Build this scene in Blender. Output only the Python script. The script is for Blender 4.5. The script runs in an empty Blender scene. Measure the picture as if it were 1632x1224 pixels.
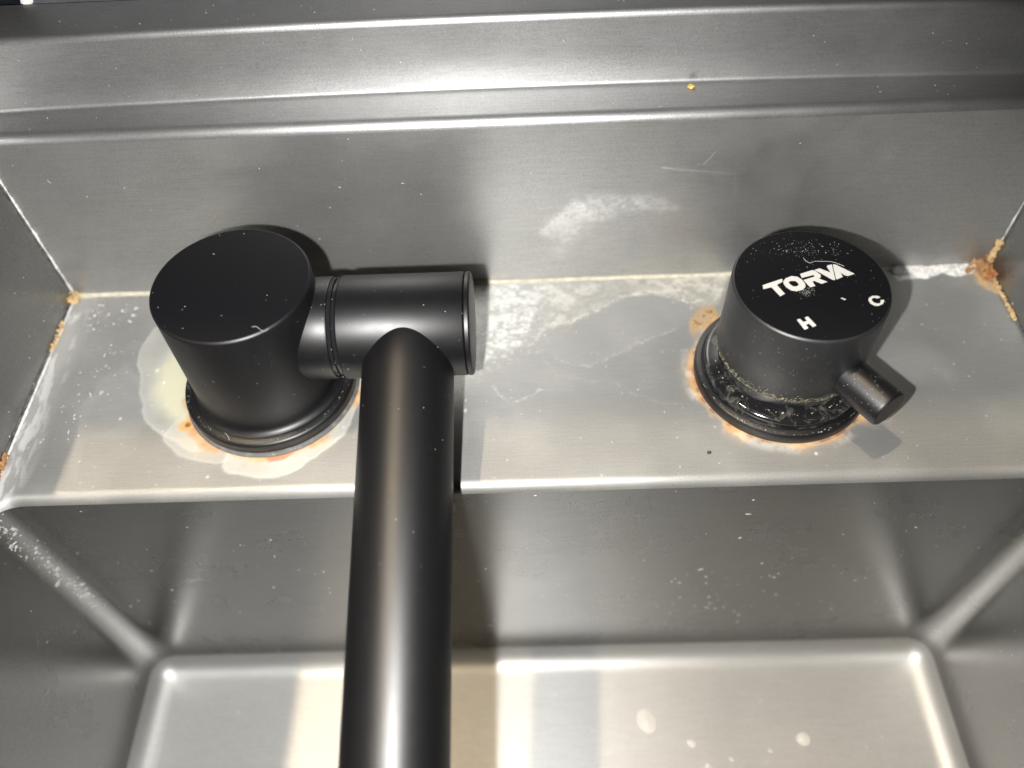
import bpy, bmesh, math, random
import numpy as np
from mathutils import Vector, Matrix

scene = bpy.context.scene
C = scene.collection
random.seed(7)
rng = np.random.default_rng(11)

# ------------------------------------------------------------------ camera
CAM = Vector((0.08765, -0.17406, 0.22359))
FWD = Vector((-0.01914, 0.60897, -0.79296)); RIGHT = Vector((0.99935, -0.01271, -0.03388)); UP = RIGHT.cross(FWD)
cd = bpy.data.cameras.new('camera'); cam = bpy.data.objects.new('camera', cd); C.objects.link(cam)
cam.matrix_world = Matrix(((RIGHT.x, UP.x, -FWD.x, CAM.x), (RIGHT.y, UP.y, -FWD.y, CAM.y), (RIGHT.z, UP.z, -FWD.z, CAM.z), (0, 0, 0, 1)))
cd.sensor_width = 36.0; cd.lens = 36.0 * 1309.0 / 1632.0
cd.clip_start = 0.005; cd.clip_end = 20.0
cd.dof.use_dof = True; cd.dof.focus_distance = 0.258; cd.dof.aperture_fstop = 5.6
scene.camera = cam

# ------------------------------------------------------------------ world, lamps, exposure
world = bpy.data.worlds.new('World'); scene.world = world; world.use_nodes = True
bg = world.node_tree.nodes['Background']; bg.inputs[0].default_value = (0.93, 0.97, 1.0, 1); bg.inputs[1].default_value = 0.004

fl = bpy.data.lights.new('phone_flash', 'SPOT'); fl.spot_size = math.radians(92); fl.spot_blend = .40; fl.energy = 7.0; fl.shadow_soft_size = 0.003; fl.color = (1.0, 0.98, 0.95)
flo = bpy.data.objects.new('phone_flash', fl); C.objects.link(flo)
flo.rotation_euler = cam.matrix_world.to_euler(); flo.location = CAM + RIGHT * -0.030 + UP * -0.016

# warm kitchen lamp overhead, shining down and slightly to the right; beam footprint narrowed to stand in for unseen blockers
wl = bpy.data.lights.new('overhead_lamp', 'AREA'); wl.shape = 'RECTANGLE'; wl.size = 0.8; wl.size_y = 0.115
wl.energy = 0.165; wl.color = (1.0, 0.80, 0.56); wl.spread = math.radians(2.5)
wlo = bpy.data.objects.new('overhead_lamp', wl); C.objects.link(wlo)
wd = Vector((0.309, 0.0, -1.0)).normalized()
LZ = 0.45
wlo.location = Vector((0.09, -0.018 - 0.0575, 0)) - wd * (LZ / -wd.z)
wz = -wd; wy = Vector((0, 1, 0)); wxv = wy.cross(wz)
wlo.rotation_euler = Matrix((wxv, wy, wz)).transposed().to_euler()

scene.view_settings.view_transform = 'Standard'; scene.view_settings.look = 'None'
scene.view_settings.gamma = 1.0; scene.view_settings.exposure = 0.12; scene.view_settings.use_curve_mapping = False
scene.render.engine = 'CYCLES'
scene.cycles.use_denoising = True
scene.cycles.max_bounces = 2; scene.cycles.glossy_bounces = 2; scene.cycles.diffuse_bounces = 1; scene.cycles.transparent_max_bounces = 6
scene.cycles.sample_clamp_indirect = 4.0
scene.cycles.blur_glossy = 0.1

# ------------------------------------------------------------------ helpers
def tag(o, label=None, cat=None, group=None, kind=None):
    if label: o['label'] = label
    if cat: o['category'] = cat
    if group: o['group'] = group
    if kind: o['kind'] = kind
    return o

def empty(name, loc=(0, 0, 0)):
    o = bpy.data.objects.new(name, None); C.objects.link(o); o.location = loc; o.empty_display_size = 0.02
    return o

def mesh_obj(name, verts, faces, mat=None, parent=None, smooth=True, sharp=None):
    me = bpy.data.meshes.new(name)
    me.from_pydata([tuple(v) for v in verts] if not isinstance(verts, list) else verts, [], faces)
    me.update()
    if smooth:
        me.polygons.foreach_set('use_smooth', [True] * len(me.polygons))
        if sharp: me.set_sharp_from_angle(angle=math.radians(sharp))
    o = bpy.data.objects.new(name, me); C.objects.link(o)
    if mat: me.materials.append(mat)
    if parent:
        o.parent = parent
        o.matrix_parent_inverse = Matrix.Translation(-Vector(parent_world(parent)))
    return o

def parent_world(p):
    # meshes are built in world coordinates, so only an Empty's own place has to be undone
    return Vector(p.location) if p.type == 'EMPTY' else Vector((0, 0, 0))

def grid_faces(nr, nc, flip=False):
    i = np.arange(nr - 1)[:, None] * nc + np.arange(nc - 1)[None, :]
    f = np.stack([i, i + 1, i + 1 + nc, i + nc], -1).reshape(-1, 4)
    if flip: f = f[:, ::-1]
    return f

def np_obj(name, V, F, mat=None, parent=None, attr=None, sharp=None):
    me = bpy.data.meshes.new(name)
    n = len(V); m = len(F); k = F.shape[1]
    me.vertices.add(n); me.vertices.foreach_set('co', np.ascontiguousarray(V, dtype=np.float32).ravel())
    me.loops.add(m * k); me.loops.foreach_set('vertex_index', np.ascontiguousarray(F, dtype=np.int32).ravel())
    me.polygons.add(m); me.polygons.foreach_set('loop_start', np.arange(m, dtype=np.int32) * k)
    me.polygons.foreach_set('loop_total', np.full(m, k, dtype=np.int32))
    me.update(calc_edges=True); me.validate()
    me.polygons.foreach_set('use_smooth', [True] * len(me.polygons))
    if sharp: me.set_sharp_from_angle(angle=math.radians(sharp))
    if attr is not None:
        a = me.attributes.new('stain', 'FLOAT_COLOR', 'POINT'); a.data.foreach_set('color', np.ascontiguousarray(attr, dtype=np.float32).ravel())
    o = bpy.data.objects.new(name, me); C.objects.link(o)
    if mat: me.materials.append(mat)
    if parent:
        o.parent = parent; o.matrix_parent_inverse = Matrix.Translation(-Vector(parent_world(parent)))
    return o

def lathe(name, prof, axis_o, axis_d, mat, parent, seg=96, sharp=35):
    """prof: list of (radius, height along the axis)."""
    d = Vector(axis_d).normalized(); o = Vector(axis_o)
    a = d.orthogonal().normalized() if abs(d.z) < .9 else Vector((1, 0, 0)); a = (a - d * a.dot(d)).normalized(); b = d.cross(a)
    V = []; F = []; rings = []
    for r, h in prof:
        if r < 1e-7:
            V.append(o + d * h); rings.append([len(V) - 1])
        else:
            s = len(V)
            for i in range(seg):
                t = 2 * math.pi * i / seg
                V.append(o + d * h + (a * math.cos(t) + b * math.sin(t)) * r)
            rings.append(list(range(s, s + seg)))
    for p, q in zip(rings[:-1], rings[1:]):
        for i in range(seg):
            j = (i + 1) % seg
            if len(p) == 1 and len(q) == 1: continue
            if len(p) == 1: F.append((p[0], q[j], q[i]))
            elif len(q) == 1: F.append((p[i], p[j], q[0]))
            else: F.append((p[i], p[j], q[j], q[i]))
    return mesh_obj(name, [tuple(v) for v in V], F, mat, parent, True, sharp)

def arc(cx, cy, r, a0, a1, n):
    return [(cx + r * math.cos(math.radians(a0 + (a1 - a0) * i / n)), cy + r * math.sin(math.radians(a0 + (a1 - a0) * i / n))) for i in range(n + 1)]

def tube_mesh(pts, rad, seg=6):
    V = []; F = []
    n = len(pts); P = [Vector(p) for p in pts]
    for k in range(n):
        t = (P[min(k + 1, n - 1)] - P[max(k - 1, 0)]).normalized()
        a = t.orthogonal().normalized() if abs(t.z) > .9 else t.cross(Vector((0, 0, 1))).normalized(); b = t.cross(a)
        r = rad[k] if hasattr(rad, '__len__') else rad
        for i in range(seg):
            q = 2 * math.pi * i / seg
            V.append(tuple(P[k] + (a * math.cos(q) + b * math.sin(q)) * r))
    for k in range(n - 1):
        for i in range(seg):
            j = (i + 1) % seg
            F.append((k * seg + i, k * seg + j, (k + 1) * seg + j, (k + 1) * seg + i))
    F.append(tuple(range(seg))[::-1]); F.append(tuple((n - 1) * seg + i for i in range(seg)))
    return V, F

# value noise -----------------------------------------------------------
def vnoise(x, y, seed=0):
    xi = np.floor(x).astype(np.int64); yi = np.floor(y).astype(np.int64); fx = x - xi; fy = y - yi
    fx = fx * fx * (3 - 2 * fx); fy = fy * fy * (3 - 2 * fy)
    def h(a, b):
        n = (a * 374761393 + b * 668265263 + seed * 1442695041) & 0xffffffff
        n = ((n ^ (n >> 13)) * 1274126177) & 0xffffffff
        return ((n ^ (n >> 16)) & 0xffff) / 65535.0
    return (h(xi, yi) * (1 - fx) + h(xi + 1, yi) * fx) * (1 - fy) + (h(xi, yi + 1) * (1 - fx) + h(xi + 1, yi + 1) * fx) * fy
def fbm(x, y, s, seed=0, o=4):
    v = 0; a = .5; t = 0
    for k in range(o):
        v = v + a * vnoise(x * s * 2 ** k, y * s * 2 ** k, seed + 17 * k); t += a; a *= .55
    return v / t
def sstep(a, b, x):
    t = np.clip((x - a) / (b - a), 0, 1); return t * t * (3 - 2 * t)
def poly_sd(x, y, P):
    """signed distance, negative inside; all in mm"""
    d = np.full(x.shape, 1e9); ins = np.zeros(x.shape, bool); n = len(P)
    for i in range(n):
        ax, ay = P[i]; bx, by = P[(i + 1) % n]
        ex, ey = bx - ax, by - ay; wx, wy = x - ax, y - ay
        t = np.clip((wx * ex + wy * ey) / (ex * ex + ey * ey + 1e-12), 0, 1)
        d = np.minimum(d, np.hypot(wx - ex * t, wy - ey * t))
        c = ((ay > y) != (by > y)) & (x < ex * (y - ay) / (by - ay + 1e-12) + ax)
        ins ^= c
    return np.where(ins, -d, d)
def line_d(x, y, P):
    d = np.full(x.shape, 1e9); tt = np.zeros(x.shape); n = len(P) - 1
    for i in range(n):
        ax, ay = P[i]; bx, by = P[i + 1]
        ex, ey = bx - ax, by - ay; wx, wy = x - ax, y - ay
        t = np.clip((wx * ex + wy * ey) / (ex * ex + ey * ey + 1e-12), 0, 1)
        q = np.hypot(wx - ex * t, wy - ey * t); m = q < d
        d = np.where(m, q, d); tt = np.where(m, (i + t) / n, tt)
    return d, tt
def smooth_poly(P, k=6):
    n = len(P); Q = []; P = [np.array(q) for q in P]
    for i in range(n):
        p0, p1, p2, p3 = P[i - 1], P[i], P[(i + 1) % n], P[(i + 2) % n]
        for j in range(k):
            t = j / k; Q.append(tuple(.5 * ((2 * p1) + (p2 - p0) * t + (2 * p0 - 5 * p1 + 4 * p2 - p3) * t * t + (3 * p1 - p0 - 3 * p2 + p3) * t ** 3)))
    return Q
class Paint:
    """layers of dried residue on a surface: rgb + coverage per vertex"""
    def __init__(s, n): s.c = np.zeros((n, 4)); s.c[:, :3] = .6
    def add(s, col, m):
        m = np.clip(m, 0, 1); a0 = s.c[:, 3]; a = m + a0 * (1 - m); k = np.where(a > 1e-6, m / np.maximum(a, 1e-6), 0)[:, None]
        col = np.asarray(col, float); s.c[:, :3] = s.c[:, :3] * (1 - k) + col * k; s.c[:, 3] = a

# outlines of residue and print, millimetres in the plane they lie on
TR = {
  'top': {
    'T': [[-14.58,-0.37],[-8.55,1.95],[-8.19,1.8],[-8.51,0.71],[-10.41,-0.43],[-8.77,-4.14],[-10.33,-5.13],[-12.14,-1.29],[-14.71,-1.99]],
    'O': [[-8.17,0.97],[-7.23,2.16],[-5.28,3.04],[-3.59,2.68],[-2.51,1.4],[-1.95,-0.41],[-2.13,-1.62],[-3.04,-2.65],[-5.11,-3.28],[-6.57,-2.9],[-7.82,-1.49],[-8.3,-0.11]],
    'Oi': [[-6.68,0.63],[-5.71,1.08],[-4.56,0.94],[-3.91,-0.04],[-3.99,-0.86],[-4.88,-1.36],[-5.81,-1.18],[-6.5,-0.33]],
    'R': [[-2.52,3.8],[1.41,5.23],[2.32,4.91],[3.48,3.18],[3.34,2.22],[2.62,1.62],[4.79,0.16],[2.96,-0.58],[1.05,0.77],[0.41,0.52],[0.84,-1.35],[-0.73,-1.87],[-2.13,1.19],[1.62,2.52],[1.39,3.23],[-2.35,2.13]],
    'V': [[2.22,5.33],[3.83,5.9],[6.7,3.92],[6.16,6.55],[6.59,7.09],[7.9,7.37],[7.36,0.94],[6.7,0.78]],
    'A': [[8.17,7.33],[8.84,7.41],[13.64,3.12],[11.47,2.31],[10.5,2.72],[9.64,3.95],[9.83,1.98],[7.84,1.05],[7.65,1.34]],
    'H': [[-7.56,-14.53],[-6.6,-14.27],[-5.97,-15.56],[-4.69,-15.09],[-5.14,-13.8],[-4.16,-13.46],[-2.56,-16.96],[-3.66,-17.51],[-4.4,-16.11],[-5.53,-16.56],[-5.01,-17.86],[-6.19,-18.4]],
    'C': [[18.61,-6.77],[17.91,-6.21],[16.4,-6.15],[15.11,-7.01],[14.77,-7.92],[15.07,-9.24],[16.07,-10.06],[16.98,-10.18],[18.49,-9.52],[19.33,-8.25],[19.16,-7.85],[18.28,-7.94],[18.23,-8.46],[17.74,-9.17],[16.87,-9.24],[16.06,-8.76],[15.71,-7.96],[16.02,-7.18],[16.77,-6.88],[17.62,-7.26]],
    'dash': [[7.02,-6.6],[7.51,-6.54],[8.49,-7.19],[7.95,-7.43]],
    'hair': [[-0.01,10.68],[0.45,9.23],[1.63,8.32],[3.17,8.95],[5.12,8.78],[7.65,8.6],[9.44,7.8],[11.36,6.44]]},
  'deck': {
    'seal1': [[-38.49,35.47],[-46.64,32.05],[-50.43,26.65],[-52.1,18.89],[-50.13,8.94],[-46.85,-2.56],[-42.19,-12.8],[-36.97,-17.35],[-31.41,-21.07],[-20.15,-26.4],[-2.86,-6.64]],
    'seal2': [[-34.15,-18.46],[-29.15,-26.09],[-21.48,-29.75],[-12.48,-31.49],[-4.38,-22.03],[-22.49,-5.9]],
    'seal3': [[-12.58,-31.01],[-4.1,-35.78],[2.37,-36.93],[10.8,-35.34],[17.09,-31.06],[23.08,-24.97],[27.1,-20.15],[29.15,-11.78],[30.69,2.95],[1.49,-6.8]],
    'yel': [[-35.28,21.47],[-43.3,18.53],[-45.82,8.77],[-45.28,-0.17],[-41.2,-9.18],[-34.91,-15.38],[-28.18,-18.68],[-21.8,-18.9],[-27.1,5.21]],
    'lime': [[70.29,45.06],[95.46,45.46],[92.51,26.61],[89.66,20.79],[89.04,13.87],[80.26,10.26],[70.75,6.19],[66.37,9.14],[65.61,45.28]],
    'cream': [[94.51,44.99],[165.24,46.91],[158.89,30.99],[150.68,30.13],[148.0,33.32],[142.49,36.06],[133.66,38.34],[124.38,36.87],[116.75,32.86],[111.03,28.83],[105.46,25.81],[96.35,21.68],[91.4,19.54]],
    'puddle': [[89.97,16.12],[96.35,21.68],[105.46,25.81],[116.75,32.86],[124.38,36.87],[133.66,38.34],[142.49,36.06],[148.0,33.32],[145.05,21.97],[138.53,19.31],[129.21,14.49],[117.34,8.2],[107.63,4.72],[97.5,7.89]],
    'tide1': [[103.66,25.53],[111.06,29.19],[118.64,33.76],[126.26,37.42],[133.69,38.59],[140.76,36.76],[148.06,33.69],[148.46,30.23]],
    'tide2': [[97.5,7.89],[102.55,5.69],[107.63,4.72],[112.86,5.94],[117.34,8.2],[123.72,11.87],[130.2,15.6],[140.43,20.4]],
    'tide3': [[89.97,16.12],[97.21,1.31],[107.2,-1.77],[115.6,-2.09],[120.33,-5.45],[124.94,-9.28],[132.03,-12.12],[138.43,-13.37]],
    'scr1': [[75.51,-2.67],[78.44,-7.0],[81.75,-10.74],[86.77,-8.87],[91.89,-5.1]],
    'rustblob': [[156.22,31.11],[150.5,28.92],[146.7,24.27],[147.0,17.2],[152.06,21.67],[158.09,26.17]],
    'orr': [[99.83,20.36],[104.55,25.49],[103.49,22.56],[100.74,20.91]],
    'limeR': [[225.84,43.57],[230.66,48.0],[244.95,48.66],[256.94,48.09],[255.1,42.86],[248.5,41.86],[243.23,43.42],[238.04,41.69],[231.93,40.67],[226.13,40.61]],
    'rustR': [[255.56,48.83],[264.12,51.13],[263.27,41.17],[262.01,31.61],[258.46,34.3],[254.88,38.31]],
    'dropL': [[-62.33,-29.8],[-65.69,-6.95],[-62.04,6.58],[-55.31,10.58],[-49.15,6.08],[-45.76,-5.03],[-40.59,-15.69],[-44.57,-20.61],[-59.5,-20.08],[-58.82,-37.01]],
    'spk': [[144.84,-32.58]],
    'rustchip': [[1.43,-29.09],[4.99,-28.24],[11.11,-27.97],[7.81,-30.51],[3.03,-31.3]],
    'rustdot': [[-27.56,-15.91]]},
  'wall': {
    'smear': [[94.5,23.74],[95.56,28.29],[99.85,33.13],[104.02,37.84],[108.16,39.8],[114.07,39.0],[122.42,39.48],[131.01,37.18],[137.42,32.55],[128.11,31.86],[117.96,30.09],[111.25,25.87],[106.2,19.09],[100.98,10.56],[98.7,12.15],[97.32,19.49]],
    'core': [[94.5,23.74],[96.0,28.27],[99.86,32.02],[105.69,38.31],[110.79,37.0],[111.06,30.4],[104.32,23.87],[97.32,21.86]],
    'line': [[134.1,50.48],[139.38,49.48],[158.87,46.84],[160.77,37.5]],
    'scr': [[147.61,51.15],[149.49,53.56],[150.57,55.73]]}}

# ------------------------------------------------------------------ materials
def new_mat(name):
    m = bpy.data.materials.new(name); m.use_nodes = True; nt = m.node_tree
    for n in list(nt.nodes): nt.nodes.remove(n)
    return m, nt, nt.nodes.new('ShaderNodeOutputMaterial')
def N(nt, t, **kw):
    n = nt.nodes.new(t)
    for k, v in kw.items():
        if k in n.inputs: n.inputs[k].default_value = v
        else: setattr(n, k, v)
    return n

def steel(name, stained=False, base=(.31, .31, .305), rough=.53, film=.08):
    m, nt, out = new_mat(name); L = nt.links
    tc = N(nt, 'ShaderNodeTexCoord')
    p = N(nt, 'ShaderNodeBsdfPrincipled', Metallic=1.0)
    big = N(nt, 'ShaderNodeTexNoise', Scale=38.0, Detail=5.0, Roughness=.6); L.new(tc.outputs['Object'], big.inputs['Vector'])
    fine = N(nt, 'ShaderNodeTexNoise', Scale=1900.0, Detail=3.0, Roughness=.6); L.new(tc.outputs['Object'], fine.inputs['Vector'])
    mp = N(nt, 'ShaderNodeMapping'); mp.inputs['Scale'].default_value = (120, 1500, 1500); L.new(tc.outputs['Object'], mp.inputs['Vector'])
    brush = N(nt, 'ShaderNodeTexNoise', Scale=1.0, Detail=3.0); L.new(mp.outputs[0], brush.inputs['Vector'])
    # colour: fine grain and soft handling marks
    add = N(nt, 'ShaderNodeMath', operation='ADD'); L.new(fine.outputs['Fac'], add.inputs[0]); bm_ = N(nt, 'ShaderNodeMath', operation='MULTIPLY_ADD'); bm_.inputs[1].default_value = .45; bm_.inputs[2].default_value = .275; L.new(brush.outputs['Fac'], bm_.inputs[0]); L.new(bm_.outputs[0], add.inputs[1])
    cr = N(nt, 'ShaderNodeMapRange'); cr.inputs[1].default_value = .6; cr.inputs[2].default_value = 1.4; cr.inputs[3].default_value = .72; cr.inputs[4].default_value = 1.3
    L.new(add.outputs[0], cr.inputs[0])
    mul = N(nt, 'ShaderNodeVectorMath', operation='SCALE'); mul.inputs[0].default_value = base; L.new(cr.outputs[0], mul.inputs['Scale'])
    L.new(mul.outputs[0], p.inputs['Base Color'])
    rr = N(nt, 'ShaderNodeMapRange'); rr.inputs[1].default_value = .3; rr.inputs[2].default_value = .7; rr.inputs[3].default_value = rough - .025; rr.inputs[4].default_value = rough + .03
    L.new(big.outputs['Fac'], rr.inputs[0]); L.new(rr.outputs[0], p.inputs['Roughness'])
    bump = N(nt, 'ShaderNodeBump', Strength=.22, Distance=.0002); L.new(fine.outputs['Fac'], bump.inputs['Height']); L.new(bump.outputs[0], p.inputs['Normal'])
    # drawn grain: runs level, so highlights smear up and down
    ge = N(nt, 'ShaderNodeNewGeometry')
    cx = N(nt, 'ShaderNodeVectorMath', operation='CROSS_PRODUCT'); cx.inputs[0].default_value = (0, 0, 1); L.new(ge.outputs['Normal'], cx.inputs[1])
    ax = N(nt, 'ShaderNodeVectorMath', operation='ADD'); ax.inputs[1].default_value = (.05, 0, 0); L.new(cx.outputs[0], ax.inputs[0])
    nx = N(nt, 'ShaderNodeVectorMath', operation='NORMALIZE'); L.new(ax.outputs[0], nx.inputs[0]); L.new(nx.outputs[0], p.inputs['Tangent'])
    p.inputs['Anisotropic'].default_value = .25; p.inputs['Anisotropic Rotation'].default_value = .25
    # thin film of dried water: a little diffuse haze over the metal
    df = N(nt, 'ShaderNodeBsdfDiffuse'); df.inputs['Color'].default_value = (.42, .42, .41, 1)
    fm = N(nt, 'ShaderNodeMapRange'); fm.inputs[1].default_value = .3; fm.inputs[2].default_value = .7; fm.inputs[3].default_value = film * .8; fm.inputs[4].default_value = film * 1.25
    b2 = N(nt, 'ShaderNodeTexNoise', Scale=17.0, Detail=6.0, Roughness=.62, Distortion=.6); L.new(tc.outputs['Object'], b2.inputs['Vector']); L.new(b2.outputs['Fac'], fm.inputs[0])
    mx = N(nt, 'ShaderNodeMixShader'); L.new(fm.outputs[0], mx.inputs[0]); L.new(p.outputs[0], mx.inputs[1]); L.new(df.outputs[0], mx.inputs[2])
    last = mx
    if stained:
        at = N(nt, 'ShaderNodeAttribute', attribute_name='stain')
        s = N(nt, 'ShaderNodeBsdfPrincipled', Roughness=.55); L.new(at.outputs['Color'], s.inputs['Base Color'])
        b3 = N(nt, 'ShaderNodeBump', Strength=.5, Distance=.0003); L.new(at.outputs['Alpha'], b3.inputs['Height']); L.new(b3.outputs[0], s.inputs['Normal'])
        m2 = N(nt, 'ShaderNodeMixShader'); L.new(at.outputs['Alpha'], m2.inputs[0]); L.new(mx.outputs[0], m2.inputs[1]); L.new(s.outputs[0], m2.inputs[2]); last = m2
    L.new(last.outputs[0], out.inputs[0])
    return m

def coat(name, col=(.003, .003, .0035), rough=.43, spec=.58, grime=0.0, noise=.02, brushed=False):
    m, nt, out = new_mat(name); L = nt.links
    tc = N(nt, 'ShaderNodeTexCoord')
    p = N(nt, 'ShaderNodeBsdfPrincipled'); p.inputs['Specular IOR Level'].default_value = spec
    n1 = N(nt, 'ShaderNodeTexNoise', Scale=260.0, Detail=6.0, Roughness=.65); L.new(tc.outputs['Object'], n1.inputs['Vector'])
    rr = N(nt, 'ShaderNodeMapRange'); rr.inputs[1].default_value = .3; rr.inputs[2].default_value = .7; rr.inputs[3].default_value = rough - noise; rr.inputs[4].default_value = rough + noise
    L.new(n1.outputs['Fac'], rr.inputs[0]); L.new(rr.outputs[0], p.inputs['Roughness'])
    fine = N(nt, 'ShaderNodeTexNoise', Scale=3200.0, Detail=1.0); 
    if brushed:
        mp = N(nt, 'ShaderNodeMapping'); mp.inputs['Scale'].default_value = (.12, .12, 1.3); L.new(tc.outputs['Object'], mp.inputs['Vector']); L.new(mp.outputs[0], fine.inputs['Vector'])
    else: L.new(tc.outputs['Object'], fine.inputs['Vector'])
    bump = N(nt, 'ShaderNodeBump', Strength=.10, Distance=.0001); L.new(fine.outputs['Fac'], bump.inputs['Height']); L.new(bump.outputs[0], p.inputs['Normal'])
    if grime > 0:
        n2 = N(nt, 'ShaderNodeTexNoise', Scale=210.0, Detail=8.0, Roughness=.72, Distortion=.8); L.new(tc.outputs['Object'], n2.inputs['Vector'])
        r2 = N(nt, 'ShaderNodeMapRange'); r2.inputs[1].default_value = .50; r2.inputs[2].default_value = .74; r2.inputs[3].default_value = 0; r2.inputs[4].default_value = grime; L.new(n2.outputs['Fac'], r2.inputs[0])
        mc = N(nt, 'ShaderNodeMix', data_type='RGBA'); mc.inputs[6].default_value = (*col, 1); mc.inputs[7].default_value = (.40, .385, .34, 1)
        L.new(r2.outputs[0], mc.inputs[0]); L.new(mc.outputs[2], p.inputs['Base Color'])
    else: p.inputs['Base Color'].default_value = (*col, 1)
    L.new(p.outputs[0], out.inputs[0])
    return m

def crusty(name, c1, c2, scale=420.0, rough=.75, sss=0.0):
    m, nt, out = new_mat(name); L = nt.links
    tc = N(nt, 'ShaderNodeTexCoord')
    n = N(nt, 'ShaderNodeTexNoise', Scale=scale, Detail=6.0, Roughness=.7); L.new(tc.outputs['Object'], n.inputs['Vector'])
    r = N(nt, 'ShaderNodeValToRGB'); e = r.color_ramp.elements; e[0].position = .36; e[1].position = .64; e[0].color = (*c1, 1); e[1].color = (*c2, 1)
    L.new(n.outputs['Fac'], r.inputs[0])
    p = N(nt, 'ShaderNodeBsdfPrincipled', Roughness=rough); L.new(r.outputs[0], p.inputs['Base Color'])
    b = N(nt, 'ShaderNodeBump', Strength=.6, Distance=.0004); L.new(n.outputs['Fac'], b.inputs['Height']); L.new(b.outputs[0], p.inputs['Normal'])
    L.new(p.outputs[0], out.inputs[0]); return m

M_steel = steel('brushed_gunmetal_steel', rough=.26, film=.04, base=(.245, .245, .24))  # same gunmetal, base darkened to paint in shade on basin and side walls
M_rimsteel = steel('brushed_gunmetal_rim', rough=.45, film=.06, base=(.36, .36, .36))
M_floor = steel('gunmetal_floor_film_lit_tone', rough=.44, film=.30, base=(.38, .38, .37))  # same steel, paler and with extra film to paint in the floor's brighter light
M_deck = steel('gunmetal_steel_with_residue', True, rough=.48, film=.17, base=(.26, .26, .253))
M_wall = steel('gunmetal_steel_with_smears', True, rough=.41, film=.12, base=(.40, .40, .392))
M_black = coat('matte_black_coating')
M_knob = coat('matte_black_coating_brushed', (.016, .016, .017), .43, .65, .02, .02, True)
M_top = coat('black_anodised_top', (.007, .007, .008), .30, .25)
M_gloss = coat('glossy_black_ring', (.012, .012, .013), .13, .5)
M_grimy = coat('grimy_black_base', (.010, .010, .011), .12, .9, .30, .06)
M_print = coat('etched_light_print', (.60, .575, .53), .5, .3)
M_gasket = coat('grey_gasket', (.10, .10, .10), .5, .4, .5)
M_white = crusty('dried_limescale', (.42, .41, .39), (.78, .77, .74))
def film_mat(name, col, k):
    m, nt, out = new_mat(name); L = nt.links
    p = N(nt, 'ShaderNodeBsdfPrincipled', Roughness=.6); p.inputs['Base Color'].default_value = (*col, 1); p.inputs['Alpha'].default_value = k
    L.new(p.outputs[0], out.inputs[0]); return m
M_drop = film_mat('dried_drop', (.64, .63, .61), .85)
M_chalk = film_mat('thin_chalk_film', (.50, .49, .45), .22)
M_flake = film_mat('flaky_limescale_film', (.62, .61, .58), .5)
M_spot = film_mat('dried_water_film', (.92, .89, .84), .38)
M_cream = crusty('cream_weld_residue', (.40, .37, .28), (.62, .58, .48), 300)
M_dark = crusty('dark_seam_gap_shade', (.02, .02, .02), (.12, .12, .115), 500)  # dark joint colour, also paints in shade beside the welds
M_rust = crusty('orange_rust', (.13, .05, .015), (.42, .23, .085), 420)
M_rust_dark = crusty('brown_rust', (.10, .03, .012), (.45, .18, .05), 700)
M_rust_pale = crusty('ochre_rust', (.34, .19, .07), (.62, .46, .24), 500)
M_dust = film_mat('dust', (.50, .49, .47), .7)
M_lint = crusty('lint', (.45, .43, .40), (.65, .63, .60), 300, .9)
M_yellow = crusty('yellow_crumb', (.42, .26, .05), (.66, .45, .13), 700, .6)
M_speck = crusty('black_speck', (.02, .015, .012), (.05, .04, .03), 700, .6)
M_stone = crusty('dark_counter_stone', (.008, .010, .016), (.03, .033, .045), 90, .3)
M_tile = crusty('grey_tile', (.05, .052, .056), (.08, .082, .088), 60, .4)

# ------------------------------------------------------------------ sink
XL, XR, YB, YF, YN = -0.0850, 0.2616, 0.0470, -0.0431, -0.330
Z1, Z2, BZ, T1 = 0.0712, 0.0953, -0.147, 0.0131
XM = (XL + XR) / 2
OUT = 0.0362
R = 0.0105; E = 0.0034
sink = empty('sink', (XM, -0.14, BZ))
tag(sink, 'gunmetal steel sink with stepped rim, stained tap deck and deep basin below', 'sink')

def bow(x): return 0.0038 * max(0.0, 1 - ((x - XM) / .1733) ** 2)

# outward profile (offset from the inner wall, height)
prof_ledge = [(0, Z1 - .0034)] + [(.0034 - .0034 * math.cos(a), Z1 - .0034 + .0034 * math.sin(a)) for a in [math.pi / 2 * k / 8 for k in range(1, 9)]]
prof_ledge += [(T1 - .0014, Z1)] + [(T1 - .0014 + .0014 * math.sin(a), Z1 + .0014 - .0014 * math.cos(a)) for a in [math.pi / 2 * k / 6 for k in range(1, 7)]]
prof_upper = [(T1, Z1 + .0014), (T1, Z1 + .005), (T1 + .0004, Z1 + .012), (T1 + .0006, Z2 - .004), (T1 + .0006, Z2 - .0022)]
prof_rim = [(T1 + .0006, Z2 - .0022)] + [(T1 + .0006 + .0022 - .0022 * math.cos(a), Z2 - .0022 + .0022 * math.sin(a)) for a in [math.pi / 2 * k / 6 for k in range(1, 7)]]
prof_rim += [(T1 + .006, Z2), (OUT - .004, Z2), (OUT - .0012, Z2)] + [(OUT - .0012 + .0012 * math.sin(a), Z2 - .0012 + .0012 * math.cos(a)) for a in [math.pi / 2 * k / 4 for k in range(1, 5)]] + [(OUT, Z2 - .004)]
W_TOP = Z1 - .0034

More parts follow.
